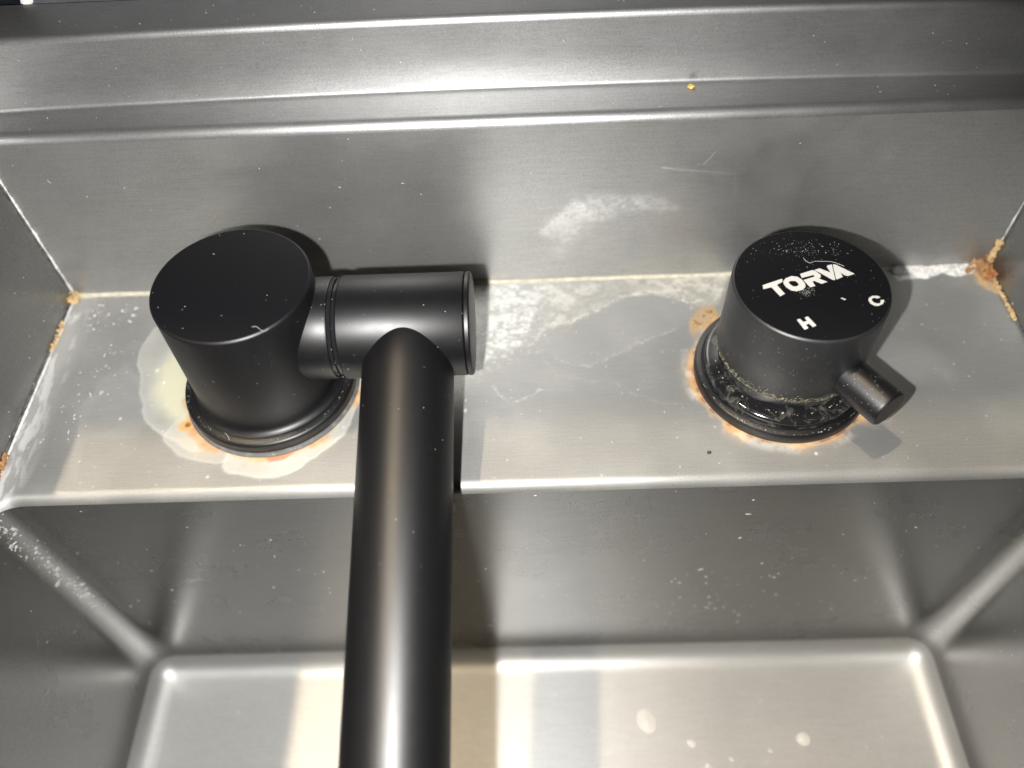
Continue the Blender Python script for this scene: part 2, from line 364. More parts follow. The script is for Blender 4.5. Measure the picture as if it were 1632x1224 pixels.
def back_strip(name, prof, mat, nx=120):
    V = []
    for o, z in prof:
        for i in range(nx + 1):
            x = XL - o + (XR - XL + 2 * o) * i / nx
            k = min(1, max(0, (o - .006) / .006)) * (1 - min(1, max(0, (o - T1 - .004) / .016)))
            V.append((x, YB + o + bow(x) * k, z))
    return np_obj(name, np.array(V), grid_faces(len(prof), nx + 1), mat, sink)
def side_strip(name, prof, mat, sgn, ny=24):
    X0 = XL if sgn < 0 else XR; V = []
    for o, z in prof:
        for i in range(ny + 1):
            V.append((X0 + sgn * o, YN - o + (YB - YN + 2 * o) * i / ny, z))
    return np_obj(name, np.array(V), grid_faces(len(prof), ny + 1, sgn > 0), mat, sink)
def front_strip(name, prof, mat, nx=24):
    V = []
    for o, z in prof:
        for i in range(nx + 1):
            V.append((XL - o + (XR - XL + 2 * o) * i / nx, YN - o, z))
    return np_obj(name, np.array(V), grid_faces(len(prof), nx + 1, True), mat, sink)
for nm, pr in (('ledge', prof_ledge), ('upper_wall', prof_upper), ('rim', prof_rim)):
    back_strip(nm, pr, M_rimsteel)
    side_strip(nm, pr, M_rimsteel, -1); side_strip(nm, pr, M_rimsteel, 1)
    front_strip(nm, pr, M_rimsteel)

# back wall with residue
xs = np.linspace(XL, XR, 694); zs = np.concatenate([np.linspace(0, W_TOP, 138)])
X, Z = np.meshgrid(xs, zs); x = X.ravel() * 1000; z = Z.ravel() * 1000
pw = Paint(len(x))
wx = x + 3.0 * (fbm(x, z, .35, 3) - .5); wz = z + 3.0 * (fbm(x, z, .35, 5) - .5)
TW = TR['wall']
sd = poly_sd(wx, wz, [(96 + (a - 96) * 1.12, b * 1.06 - 1.5) for a, b in TW['smear']]); n1 = fbm(x, z, .55, 9); n2 = fbm(x * .35 + z * .2, z, 1.6, 12)
fb = fbm(x, z, .7, 12); fc = fbm(x, z, .22, 14)
pw.add((.50, .50, .485), sstep(2.5, -5.0, sd) * (.20 + .45 * sstep(.40, .68, fb)) * (.55 + .6 * fc))
sc_ = poly_sd(wx, wz, TW['core'])
core = sstep(2.2, -2.5, sc_) * (.30 + .55 * sstep(.38, .62, fbm(x, z, .9, 21)))
rim_ = np.zeros(len(x))
rb = np.random.default_rng(5)
for k in range(46):
    u = rb.random(); bx_ = 95 + 16 * u + rb.normal(0, 1.6); bz_ = 24 + 13.5 * u + rb.normal(0, 2.4); br = rb.uniform(.35, 1.25) * (1.1 - .4 * u)
    dd = np.hypot(x - bx_, z - bz_) + .5 * (fbm(x, z, .9, 23) - .5); core *= 1 - .75 * sstep(br, br * .55, dd); rim_ = np.maximum(rim_, sstep(.28, .05, np.abs(dd - br)))
pw.add((.54, .54, .52), core * .50); pw.add((.56, .56, .54), rim_ * sstep(2, -1, sc_) * .45)
d, t = line_d(x, z, TW['line']); pw.add((.75, .75, .73), sstep(.55, .1, d) * np.where(t < .7, .20 * (1 - t) ** 1.5, .03))
d, t = line_d(x, z, TW['scr']); pw.add((.75, .75, .73), sstep(.4, .05, d) * .12)
dl = (x + 85) * 1.1 + z * .8; pw.add((.58, .43, .22), sstep(4.2, 2.0, dl + 2.5 * (fbm(x, z, .8, 43) - .5)) * .8)
dl = (261.6 - x) + z * .9; pw.add((.34, .17, .06), sstep(9, 3, dl + 5 * (fbm(x, z, .5, 45) - .5)) * .6)
# faint general haze of hard water, cloudy
pw.add((.50, .50, .48), sstep(.50, .72, fbm(x, z, .030, 31)) * .05)
pw.add((.45, .40, .33), sstep(.55, .75, fbm(x, z, .045, 35)) * .10 * sstep(40, 0, z))
pw.add((.55, .52, .45), sstep(1.6, .3, z + 1.2 * (fbm(x, z, .5, 41) - .5)) * .45)
np_obj('back_wall', np.stack([X.ravel(), np.full(X.size, YB), Z.ravel()], 1), grid_faces(len(zs), len(xs)), M_wall, sink, pw.c)

# side and front walls above the basin
def wall_quad(name, a, b, z0, z1, flip):
    n = 24; V = []
    for zz in (z0, (z0 + z1) / 2, z1):
        for i in range(n + 1):
            V.append((a[0] + (b[0] - a[0]) * i / n, a[1] + (b[1] - a[1]) * i / n, zz))
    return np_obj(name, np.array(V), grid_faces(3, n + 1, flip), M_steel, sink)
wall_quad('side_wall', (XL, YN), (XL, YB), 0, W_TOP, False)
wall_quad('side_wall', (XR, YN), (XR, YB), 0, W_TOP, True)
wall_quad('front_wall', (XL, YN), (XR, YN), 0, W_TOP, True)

# tap deck: columns from the back seam to the rounded front edge
def edge_at(xx):
    """outline of the basin mouth at x: y, inward normal, edge radius"""
    for c, s in ((XL + R, -1), (XR - R, 1)):
        if (xx - c) * s > 0:
            u = min(1.0, (xx - c) * s / R); cphi = math.sqrt(max(0, 1 - u * u))
            return YF - R + R * cphi, (-s * u, -cphi), E * max(cphi, .0)
    return YF, (0, -1), E
xs = np.concatenate([np.linspace(XL, XL + R, 60)[:-1], np.linspace(XL + R, XR - R, 800), np.linspace(XR - R, XR, 60)[1:]])
NR = 215; NA = 9
Vd = np.zeros((NR + NA, len(xs), 3))
for i, xx in enumerate(xs):
    yo, n, e = edge_at(xx)
    x0, y0 = xx - n[0] * e, yo - n[1] * e
    tt = np.linspace(0, 1, NR)
    Vd[:NR, i, 0] = xx + (x0 - xx) * tt ** 6; Vd[:NR, i, 1] = YB + (y0 - YB) * tt; Vd[:NR, i, 2] = 0
    for k in range(1, NA + 1):
        a = math.pi / 2 * k / NA
        Vd[NR + k - 1, i] = (x0 + n[0] * e * math.sin(a), y0 + n[1] * e * math.sin(a), -e + e * math.cos(a))
V = Vd.reshape(-1, 3); x = V[:, 0] * 1000; y = V[:, 1] * 1000
KX, KY = 173.4, -1.45
pd = Paint(len(x)); TD = TR['deck']
wx = x + 2.4 * (fbm(x, y, .30, 51) - .5); wy = y + 2.4 * (fbm(x, y, .30, 55) - .5)
f1 = fbm(x, y, .22, 61); f2 = fbm(x, y, .8, 65); f3 = fbm(x, y, 1.8, 69, 3)
# light hard-water veil
pd.add((.54, .53, .49), .09 + .10 * sstep(.40, .75, fbm(x, y, .05, 71)) * (.5 + f2 * .6))
pd.add((.62, .62, .61), sstep(13, 2, x - (-85)) * (.18 + .35 * sstep(.5, .65, fbm(x * 1.6, y * .5, .28, 75))))
# seam residue along the back
pd.add((.60, .57, .47), sstep(2.2, .4, 47 - y + 1.6 * (f2 - .5)) * .75)
# dried puddle and its tide lines
pd.add((.40, .40, .385), sstep(.6, -.6, poly_sd(wx, wy, TD['puddle'])) * .08)
pd.add((.40, .40, .395), sstep(.5, -.5, poly_sd(wx, wy, TD['dropL'])) * .12)
for k, w, a in (('tide1', 1.3, .55), ('tide2', .9, .18), ('tide3', .8, .10), ('scr1', .9, .30)):
    d, t = line_d(wx, wy, TD[k]); pd.add((.66, .65, .61), sstep(w, .1, d) * a * (.12 + 1.1 * sstep(.42, .66, .5 * f2 + .5 * f3)))
# cream band and white lime patch
sd = poly_sd(wx, wy, TD['cream']); pd.add((.60, .56, .46), sstep(.8, -1.6, sd) * (.22 + .40 * sstep(.40, .66, .5 * fbm(x * .6, y * 1.2, .3, 58) + .5 * f2)) * (.45 + .65 * sstep(125, 155, x)))
pd.add((.70, .68, .62), sstep(.5, -1.8, sd) * sstep(.50, .70, f1) * .32)
sd = poly_sd(x + 6 * (fbm(x, y, .18, 57) - .5), y + 6 * (fbm(x, y, .18, 59) - .5), TD['lime']); fl_ = fbm(x * .7 - y * .5, y * 1.5 + x * .6, .35, 62); pd.add((.62, .62, .59), sstep(1.5, -4.5, sd) * (.15 + .75 * sstep(.36, .66, .6 * fl_ + .4 * f2)) * .8)
pd.add((.66, .65, .61), sstep(9, -4, sd) * sstep(.5, .7, f2) * .4)
pd.add((.52, .34, .16), sstep(.5, -.6, poly_sd(wx, wy, TD['orr'])) * .4)
pd.add((.80, .79, .76), sstep(.6, -.6, poly_sd(wx, wy, TD['limeR'])) * (.55 + .45 * sstep(.35, .55, f2)))
# sealant film round the spout foot
rl = np.hypot(x, y); al = np.degrees(np.arctan2(y, x)) % 360
for k, a in (('seal1', .50), ('seal2', .40), ('seal3', .70)):
    sd = poly_sd(x + 2.6 * (fbm(x, y, .16, 81) - .5), y + 2.6 * (fbm(x, y, .16, 83) - .5), smooth_poly(TD[k]))
    pd.add((.45, .45, .41), sstep(.6, -.9, sd) * a * (.55 + .6 * f1)); pd.add((.62, .62, .58), sstep(.9, .0, np.abs(sd + .5)) * .16)
sd = poly_sd(wx, wy, TD['yel']); pd.add((.56, .54, .37), sstep(1, -7, sd) * .65)
# rust rings
def rust_ring(cx, cy, r0, width, cov, seed):
    r = np.hypot(x - cx, y - cy); a = np.arctan2(y - cy, x - cx)
    nz = vnoise(np.cos(a) * 5 + 9, np.sin(a) * 5 + 9, seed); nz2 = vnoise(np.cos(a) * 14 + 9, np.sin(a) * 14 + 9, seed + 1)
    nz3 = vnoise(np.cos(a) * 2.6 + 4, np.sin(a) * 2.6 + 4, seed + 7); w = width * (.10 + 1.7 * sstep(.25, .8, nz) * (.3 + nz3) + .5 * nz2 + .25 * f3)
    m = sstep(w, w * .35, r - r0) * cov(a)
    mixk = np.clip(.25 + .9 * (nz2 - .3) + .5 * (f3 - .5), 0, 1)[:, None]
    col = np.array([.52, .35, .17]) * (1 - mixk) + np.array([.36, .14, .035]) * mixk
    pd.add(col, m * (.35 + .6 * sstep(.3, .65, .5 * nz + .5 * f2)))
    pd.add((.48, .36, .22), sstep(w * 2.2, w * .6, r - r0) * cov(a) * .22)
    pd.add((.16, .055, .02), sstep(.5, .1, np.abs(r - r0 - .15)) * sstep(.45, .75, nz2) * cov(a) * .7)
rust_ring(0, 0, 28.9, 2.1, lambda a: 1.0, 91)
rust_ring(KX, KY, 28.9, 2.0, lambda a: np.where((np.degrees(a) % 360 > 120) & (np.degrees(a) % 360 < 330), 1.0, .15), 95)
rk = np.hypot(x - KX, y - KY)
pd.add((.74, .72, .68), sstep(3.0, .4, np.abs(rk - 30.6)) * sstep(.42, .6, f1) * .25)
sd = poly_sd(wx, wy, TD['rustblob']); pd.add((.45, .28, .11), sstep(1.6, -1.2, sd) * (.4 + .5 * sstep(.4, .6, f2)))
pd.add((.16, .06, .02), sstep(-.4, -1.8, sd) * sstep(.54, .66, f2) * .8)
dl = (x + 85) + (47 - y) * .8; pd.add((.60, .46, .24), sstep(6.5, 3.2, dl + 2.5 * (f2 - .5)) * .85)
sd = poly_sd(wx, wy, TD['rustR']); pd.add((.58, .36, .16), sstep(1.8, -1.0, sd) * (.5 + .4 * sstep(.4, .6, f2)))
cx_, cy_ = TD['rustdot'][0]; rd = np.hypot((x - cx_) * .85, y - cy_)
pd.add((.55, .30, .10), sstep(2.6, 1.7, rd) * .85); pd.add((.13, .045, .02), sstep(1.5, .4, np.hypot(x - cx_ - .6, y - cy_ - .4)) * .9)
sd = poly_sd(x, y, TD['rustchip']); pd.add((.36, .11, .03), sstep(.3, -.5, sd) * .7)
# small dried splashes
for k in range(260):
    sx, sy = rng.uniform(-84, 261), rng.uniform(-40, 46); s = rng.uniform(.15, .55) * (1.8 if rng.random() < .08 else 1)
    m = (np.abs(x - sx) < 3 * s) & (np.abs(y - sy) < 3 * s)
    if m.any():
        q = np.zeros(len(x)); q[m] = sstep(s, s * .35, np.hypot((x[m] - sx), (y[m] - sy) * rng.uniform(.7, 1.3))) * rng.uniform(.2, .7)
        pd.add((.74, .73, .70), q)
np_obj('tap_deck', V, grid_faces(NR + NA, len(xs), True), M_deck, sink, pd.c)

# basin: rounded rectangle swept down, rolled into the floor
def loop(inset):
    pts = []; r = max(R - inset, .0015)
    x0, x1, y0, y1 = XL + inset, XR - inset, YN + inset, YF - inset
    def seg(a, b, n):
        L_ = math.dist(a, b); ts = [0, .0007 / L_] + [k / n for k in range(1, n)] + [1 - .0007 / L_]
        return [(a[0] + (b[0] - a[0]) * t, a[1] + (b[1] - a[1]) * t) for t in ts]
    n = 14
    pts += seg((x0 + r, y1), (x1 - r, y1), 30)
    pts += arc(x1 - r, y1 - r, r, 90, 0, n)[:-1]
    pts += seg((x1, y1 - r), (x1, y0 + r), 12)
    pts += arc(x1 - r, y0 + r, r, 0, -90, n)[:-1]
    pts += seg((x1 - r, y0), (x0 + r, y0), 12)
    pts += arc(x0 + r, y0 + r, r, 270, 180, n)[:-1]
    pts += seg((x0, y0 + r), (x0, y1 - r), 12)
    pts += arc(x0 + r, y1 - r, r, 180, 90, n)[:-1]
    return pts
RF = .0100
lv = [('top', 0)] + [(zz, 0) for zz in (-.006, -.02, -.05, -.09, BZ + RF + .003, BZ + RF)]
lv += [(BZ + RF - RF * math.sin(a), RF - RF * math.cos(a)) for a in [math.pi / 2 * k / 10 for k in range(1, 11)]]
lv += [(BZ, RF + .0012), (BZ, RF + .006)]
V = []; F = []
for zz, ins in lv:
    for (px, py) in loop(ins):
        if zz == 'top':
            e = 0.0
            if py > YF - R + 1e-6:
                e = edge_at(px)[2]
            V.append((px, py, -e))
        else: V.append((px, py, zz))
nl = len(loop(0))
for k in range(len(lv) - 1):
    for i in range(nl):
        j = (i + 1) % nl
        F.append((k * nl + i, k * nl + j, (k + 1) * nl + j, (k + 1) * nl + i))
# small flat webs in the two front corners
s = len(V); V += [(XL, YN, 0), (XL + R, YN, 0), (XL, YN + R, 0), (XR, YN, 0), (XR - R, YN, 0), (XR, YN + R, 0)]
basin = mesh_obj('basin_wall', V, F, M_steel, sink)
k0 = 8                      # lower half of the roll and the flat take the paler floor steel
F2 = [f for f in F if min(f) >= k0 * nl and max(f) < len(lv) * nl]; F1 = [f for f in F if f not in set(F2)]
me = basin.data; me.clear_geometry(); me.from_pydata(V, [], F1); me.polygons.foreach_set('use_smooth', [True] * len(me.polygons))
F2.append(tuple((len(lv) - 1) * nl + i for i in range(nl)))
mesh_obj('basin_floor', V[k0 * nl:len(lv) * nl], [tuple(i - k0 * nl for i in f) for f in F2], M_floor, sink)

# weld seams ---------------------------------------------------------------
def bead(name, a, b, r0, r1, mat, n=120, seed=0, jit=.0003, wander=.0):
    rg = random.Random(seed); a = Vector(a); b = Vector(b); pts = []; rad = []
    ph = [rg.uniform(0, 6.28) for _ in range(4)]
    for k in range(n + 1):
        t = k / n; p = a.lerp(b, t)
        w = .5 + .25 * math.sin(t * 31 + ph[0]) + .15 * math.sin(t * 77 + ph[1]) + .2 * (rg.random() - .5)
        pts.append(p + Vector((rg.uniform(-1, 1), rg.uniform(-1, 1), rg.uniform(-1, 1))) * jit * .4); rad.append(max(.0001, r0 + (r1 - r0) * w))
    V, F = tube_mesh(pts, rad, 7); return mesh_obj(name, V, F, mat, sink)
g = .0004
bead('weld_seam', (XL + g, YB - g, .002), (XL + g, YB - g, W_TOP), .00012, .00075, M_white, 160, 1)
bead('weld_seam', (XR - g, YB - g, .006), (XR - g, YB - g, W_TOP), .0001, .0004, M_white, 160, 2, .0001)
bead('seam_gap_shade', (XL + .0001, YB - .0010, .001), (XL + .0001, YB - .0010, W_TOP), .00025, .0004, M_dark, 60, 5, .0001)  # dark strip that paints in the shade beside the upright weld
bead('seam_gap_shade', (XR - .0001, YB - .0010, .001), (XR - .0001, YB - .0010, W_TOP), .00025, .0004, M_dark, 60, 6, .0001)
bead('weld_seam', (XL + .001, YB - .0003, .0001), (XR - .001, YB - .0003, .0001), .0005, .0010, M_cream, 300, 3, .0001)
bead('weld_seam', (XL + .0006, YF - .006, .0001), (XL + .0006, YB - .001, .0001), .0003, .0006, M_white, 120, 4, .00015)
bead('seam_gap_shade', (XL + .0001, YF - .008, .0009), (XL + .0001, YB - .001, .0009), .0003, .00045, M_dark, 80, 7, .0001)
bead('seam_gap_shade', (XR - .0001, YF - .008, .0005), (XR - .0001, YB - .001, .0005), .00025, .0004, M_dark, 80, 8, .0001)

# crusts: lumps of displaced little blobs ---------------------------------
def lumps(name, items, mat, parent, label=None):
    """items: (centre, radius, squash normal)"""
    bm = bmesh.new()
    for c, r, nrm in items:
        t = bmesh.ops.create_icosphere(bm, subdivisions=2 if r > .0007 else 1, radius=1)
        nv = Vector(nrm).normalized(); s1, s2 = random.uniform(.7, 1.5), random.uniform(.6, 1.2)
        a = nv.orthogonal().normalized(); a.rotate(Matrix.Rotation(random.uniform(0, 6.28), 3, nv)); b = nv.cross(a)
        for v in t['verts']:
            q = v.co * (1 + random.uniform(-.28, .28)); v.co = Vector(c) + (a * q.x * s1 + b * q.y * s2 + nv * q.z * .38) * r
    me = bpy.data.meshes.new(name); bm.to_mesh(me); bm.free()
    me.materials.append(mat)
    o = bpy.data.objects.new(name, me); C.objects.link(o); o.parent = parent; o.matrix_parent_inverse = Matrix.Translation(-Vector(parent_world(parent)))
    if label: o['label'] = label
    return o
U = random.uniform
def logr(lo, hi): return math.exp(U(math.log(lo), math.log(hi)))
CL = (XL, YB, 0); CR = (XR, YB, 0)
lumps('rust_crust', [((XL + U(.0003, .004) * k, YB - U(.0003, .005), U(.0002, .0035) * (1 - .4 * k)), U(.0002, .0006), (.6, -.6, .6)) for k in [U(.1, 1) for _ in range(90)]], M_rust_pale, sink, 'pale ochre rust crust in the left deck corner')
lumps('rust_crust', [((XL + U(.0002, .0012), YB - .022 + U(-.007, .007), U(.0002, .0014)), U(.0002, .0007), (.7, 0, .7)) for _ in range(80)], M_rust_pale, sink)
lumps('rust_crust', [((XL + U(.0002, .0012), YF + .0115 + U(-.007, .006), U(.0002, .0016)), U(.0002, .0008), (.7, 0, .7)) for _ in range(90)], M_rust, sink, 'orange rust in the left seam near the deck edge')
lumps('rust_crust', [((XR - abs(random.gauss(0, .0032)), YB - abs(random.gauss(0, .0030)), min(.0005 + abs(random.gauss(0, .0006)), .002)) if random.random() < .6 else (XR - abs(random.gauss(0, .0028)), YB - U(.0002, .0010), abs(random.gauss(0, .0026))), U(.0002, .0010), (-.6, -.6, .6)) for _ in range(150)], M_rust, sink, 'thick orange rust crust in the right deck corner')
lumps('rust_crust', [((XR - U(.0003, .0035), YB - U(.003, .0075), U(.0003, .002)), U(.0002, .0009), (-.6, -.4, .6)) for _ in range(110)], M_rust_dark, sink, 'dark brown rust in the right deck corner')
lumps('rust_crust', [((XR - U(.0002, .0016), YB - U(.0002, .0014), U(.003, .0125)), U(.0002, .0008), (-.7, -.7, .1)) for _ in range(110)], M_rust_pale, sink)
lumps('rust_crust', [((XR - U(.0002, .0010), YB - U(.005, .028), U(.0002, .0010)), U(.0002, .0006), (-.7, 0, .7)) for _ in range(160)], M_rust_pale, sink)
it = []
for _ in range(240):
    t = random.random(); xx = .2265 + t * .030
    w = .0034 * (1 - .45 * t) * (.75 + .25 * math.sin(t * 19)); it.append(((xx, YB - U(.0003, w), U(.0001, .0008)), U(.0005, .0012), (0, -.3, 1)))
lumps('limescale_crust', it, M_white, sink, 'white limescale crust along the seam right of the mixer')
# crust in the upper left basin corner
it = []
for _ in range(230):
    t = random.random(); zz = -.0035 - .075 * t ** 1.8
    ph = math.radians(min(88, max(4, 34 + 30 * (t - .5) + random.gauss(0, 11 if t < .6 else 7))))
    nx_, ny_ = math.cos(ph), math.sin(ph)
    it.append(((XL + R - R * nx_, YF - R + R * ny_, zz), logr(.00012, .0006 if t < .3 else .0009), (nx_, -ny_, 0)))
lumps('limescale_crust', it, M_flake, sink, 'flaky white limescale in the upper left basin corner')

# specks of dried water and dust, flat little chips ------------------------
def chips(name, samples, mat, parent, label=None, hf=.3):
    V = []; F = []
    for c, nrm, r in samples:
        nv = Vector(nrm).normalized(); a = nv.orthogonal().normalized(); a.rotate(Matrix.Rotation(U(0, 6.28), 3, nv)); b = nv.cross(a)
        st = U(.8, 1.3) if random.random() > .12 or r > .001 else U(1.6, 3.0); k = 6 if r < .001 else 22; s = len(V); c = Vector(c); jt = (.75, 1.2) if r < .001 else (.95, 1.04)
        for i in range(k):
            q = 6.2832 * i / k; rr = r * U(*jt)
            V.append(tuple(c + (a * math.cos(q) * st + b * math.sin(q) / st ** .5) * rr ))
        V.append(tuple(c + nv * (r * hf + .00002)))
        for i in range(k): F.append((s + i, s + (i + 1) % k, s + k))
    o = mesh_obj(name, V, F, mat, parent, False)
    tag(o, label, kind='stuff'); return o
sm = []
for _ in range(110): sm.append(((U(XL, XR), YB - .00001, U(.001, W_TOP)), (0, -1, 0), logr(.00006, .00026)))
for _ in range(40): sm.append(((U(XL, XR), U(YB + .003, YB + T1 - .003), Z1), (0, 0, 1), logr(.00006, .00022)))
for _ in range(70): sm.append(((U(XL, XR), YB + T1 + bow(XM) * 0 + .0002, U(Z1 + .003, Z2 - .003)), (0, -1, 0), logr(.00006, .00022)))
for _ in range(90): sm.append(((U(XL, XR), U(YB + T1 + .006, YB + OUT - .004), Z2), (0, 0, 1), logr(.00006, .00025)))
for _ in range(120): sm.append(((U(XL, XR), U(YF + .003, YB - .001), 0), (0, 0, 1), logr(.00006, .00030)))
for _ in range(45): sm.append(((random.gauss(-.066, .004), U(-.02, .022), 0), (0, 0, 1), logr(.00012, .0004)))
for _ in range(40): sm.append(((U(-.076, -.058), U(.028, .043), 0), (0, 0, 1), logr(.00015, .0007)))
for _ in range(90): sm.append(((XL + .00001, U(YF - .03, YB), U(-.08, W_TOP)), (1, 0, 0), logr(.0001, .0003)))
for _ in range(90): sm.append(((XR - .00001, U(YF - .06, YB), U(-.1, W_TOP)), (-1, 0, 0), logr(.0001, .0003)))
chips('limescale_specks', sm, M_drop, sink)
sm = []
for _ in range(110): sm.append(((U(XL + R, XR - R), YF + .00001, -.004 - .11 * random.random() ** .8), (0, -1, 0), logr(.00015, .0006)))
for _ in range(60): sm.append(((random.gauss(.165, .03), YF + .00001, U(-.12, -.06)), (0, -1, 0), logr(.0002, .0007)))
for _ in range(25): sm.append(((U(XL + .02, XR - .02), U(-.12, -.06), BZ), (0, 0, 1), logr(.0002, .0006)))
chips('limescale_specks', sm, M_drop, sink)
chips('water_spots', [((a / 1000, b / 1000, BZ - .0004), (0, 0, 1), r / 1000) for a, b, r in ((134.2, -74.8, 5.5), (152.2, -84.1, 3), (167.9, -90.6, 2.2), (199.3, -83.3, 4), (177.4, -77.8, 1.8), (157.6, -93.3, 2.6), (231, -82.5, 1.5), (184.7, -87.5, 2.2))], M_spot, sink)

# ------------------------------------------------------------------ spout unit
fau = empty('kitchen_tap', (0, 0, 0))
tag(fau, 'matte black cylindrical tap with side arm and long tubular spout, left on the deck', 'tap')
HB, HA, RA, RS = .0507, .0292, .0164, .0142
lathe('gasket', [(.0, .0001), (.0294, .0001), (.0296, .0007), (.0290, .0015), (0, .0015)], (0, 0, 0), (0, 0, 1), M_gasket, fau)
lathe('flange', [(.0, .0014), (.0284, .0014), (.0288, .0020), (.02885, .0052), (.0286, .0058), (.0280, .0062), (.0262, .0065), (.0256, .0065), (.0255, .0062), (.0253, .0062)], (0, 0, 0), (0, 0, 1), M_black, fau)
body = lathe('tap_body', [(.0253, .0062), (.0252, .0068)] + arc(.0272, .0098, .0032, 250, 180, 8)[::1] + [(.0240, .012), (.0240, HB - .0012), (.02394, HB - .0007), (.0237, HB - .00025), (.0233, HB)], (0, 0, 0), (0, 0, 1), M_black, fau)
lathe('top_cap', [(.0233, HB), (.020, HB), (0, HB)], (0, 0, 0), (0, 0, 1), M_top, fau)
X_ = (1, 0, 0); AO = (0, 0, HA)
lathe('arm_collar', [(.0155, .012), (.0162, .014), (.0162, .0272), (.0160, .0277), (.0150, .0278)], AO, X_, M_black, fau)
lathe('arm_ring', [(.0150, .0277), (.0158, .0279), (.0159, .0290), (.0152, .0292), (.0152, .0294), (.0158, .0296), (.0158, .0303), (.0150, .0304)], AO, X_, M_gloss, fau)
lathe('arm_sleeve', [(.0150, .0303), (.0161, .0304), (.0164, .0308), (.0164, .0685), (.0162, .0688), (.0150, .0689)], AO, X_, M_black, fau)
lathe('arm_end_cap', [(.0150, .0687), (.0161, .0690), (.0164, .0693), (.0164, .0703), (.0160, .0708), (.014, .0710), (0, .0711)], AO, X_, M_black, fau)
se = math.radians(-13.65); sd_ = (0, -math.cos(se), math.sin(se)); SO = (.0508, 0, HA)
RAf = .0164
spout = lathe('spout', [(RS, .0005)] + [(RS, h) for h in (.03, .06, .1, .15)] + [(RS, .196), (RS - .0006, .1975), (RS - .0016, .198), (RS - .003, .198)], SO, sd_, M_black, fau)
lathe('aerator', [(RS - .003, .1975), (RS - .003, .1970), (0, .1970)], SO, sd_, M_gloss, spout)

sm = []
def on_disc(cx, cy, z, r):
    q = U(0, 6.28); k = r * math.sqrt(random.random()); return (cx + k * math.cos(q), cy + k * math.sin(q), z)
for _ in range(16): sm.append((on_disc(0, 0, HB, .0235), (0, 0, 1), logr(.00005, .00020)))
for _ in range(45):
    q = U(math.pi, 2 * math.pi); sm.append(((.024 * math.cos(q), .024 * math.sin(q), U(.012, HB - .002)), (math.cos(q), math.sin(q), 0), logr(.00005, .00016)))
for _ in range(60):
    q = U(math.pi, 2 * math.pi); k = U(.0265, .028); sm.append(((k * math.cos(q), k * math.sin(q), .0064), (0, 0, 1), logr(.00005, .00018)))
for _ in range(110):
    q = U(-math.pi, .3 * math.pi); xx = U(.021, .069) if random.random() > .35 else U(.021, .034); rr = .0162 if xx < .03 else .0164
    n = (0, -math.cos(q) if False else -math.sin(q + math.pi), math.cos(q + math.pi / 2) if False else math.cos(q + math.pi))
    sm.append(((xx, rr * n[1], HA + rr * n[2]), n, logr(.00005, .00017)))
sdv = Vector(sd_); upv = Vector((1, 0, 0)).cross(sdv); upv = upv if upv.z > 0 else -upv
for _ in range(24):
    q = U(-1.4, 1.4); n = Vector((1, 0, 0)) * math.sin(q) + upv * math.cos(q); h = U(.018, .12)
    sm.append((Vector(SO) + sdv * h + n * RS, n, logr(.00005, .00020)))
chips('dust_specks', sm, M_dust, fau)

def fibre(name, pts, r, mat, label):
    P = [Vector(p) for p in pts]; Q = []
    for i in range(len(P) - 1):
        p0, p1, p2, p3 = P[max(i - 1, 0)], P[i], P[i + 1], P[min(i + 2, len(P) - 1)]
        for k in range(6):
            t = k / 6; Q.append(.5 * ((2 * p1) + (p2 - p0) * t + (2 * p0 - 5 * p1 + 4 * p2 - p3) * t * t + (3 * p1 - p0 - 3 * p2 + p3) * t ** 3))
    Q.append(P[-1]); V, F = tube_mesh(Q, r, 6); o = mesh_obj(name, V, F, mat); tag(o, label, 'lint', 'lint fibres on the fittings'); return o
zt = HB + .00012
fibre('lint_fibre', [(.0098, -.0180, zt), (.0112, -.0182, zt + .0002), (.0123, -.0192, zt + .0001), (.0135, -.0199, zt), (.0147, -.0189, zt)], .00004, M_lint, 'tiny white lint fibre on the front rim of the left tap cap')
fz = .00665
fibre('lint_fibre', [(-.0117, -.0230, fz), (-.0104, -.0240, fz), (-.0093, -.0252, fz), (-.0087, -.0265, fz - .0002)], .00005, M_lint, 'short curved lint thread on the left tap foot')

# ------------------------------------------------------------------ mixer
kx, ky, KH, KR = .17343, -.00145, .0440, .02334
mix = empty('mixer_control', (kx, ky, 0))
tag(mix, 'black round mixer knob with stub lever and white lettering, right on the deck', 'mixer')
O = (kx, ky, 0); ZU = (0, 0, 1)
lathe('flange', [(0, .0002), (.0286, .0002), (.02885, .0007), (.02885, .0036), (.0285, .0043), (.0277, .0047), (.0268, .0049), (.0266, .0047), (.0262, .0047)], O, ZU, M_black, mix)
lathe('base_ring', [(.0262, .0046), (.0262, .0058)] + arc(.0247, .0066, .0015, 0, 90, 6) + [(.0232, .0083), (.0218, .0086), (.0214, .0092), (.0214, .0150), (.020, .0150)], O, ZU, M_grimy, mix)
knob = lathe('knob', [(.0205, .0152), (.0226, .0148), (.0231, .0150), (KR, .0155), (KR, .030), (KR, KH - .0012), (KR - .00006, KH - .0007), (KR - .0003, KH - .00025), (KR - .0007, KH)], O, ZU, M_knob, mix)
kcap = lathe('top_cap', [(KR - .0007, KH), (.018, KH), (0, KH)], O, ZU, M_top, mix)
hd = Vector((.0199, -.0304, 0)).normalized()
lathe('lever', [(.0063, .0195), (.0063, .0372), (.0062, .0378), (.0058, .0383), (0, .0383)], (kx, ky, .0222), hd, M_black, mix, 64)
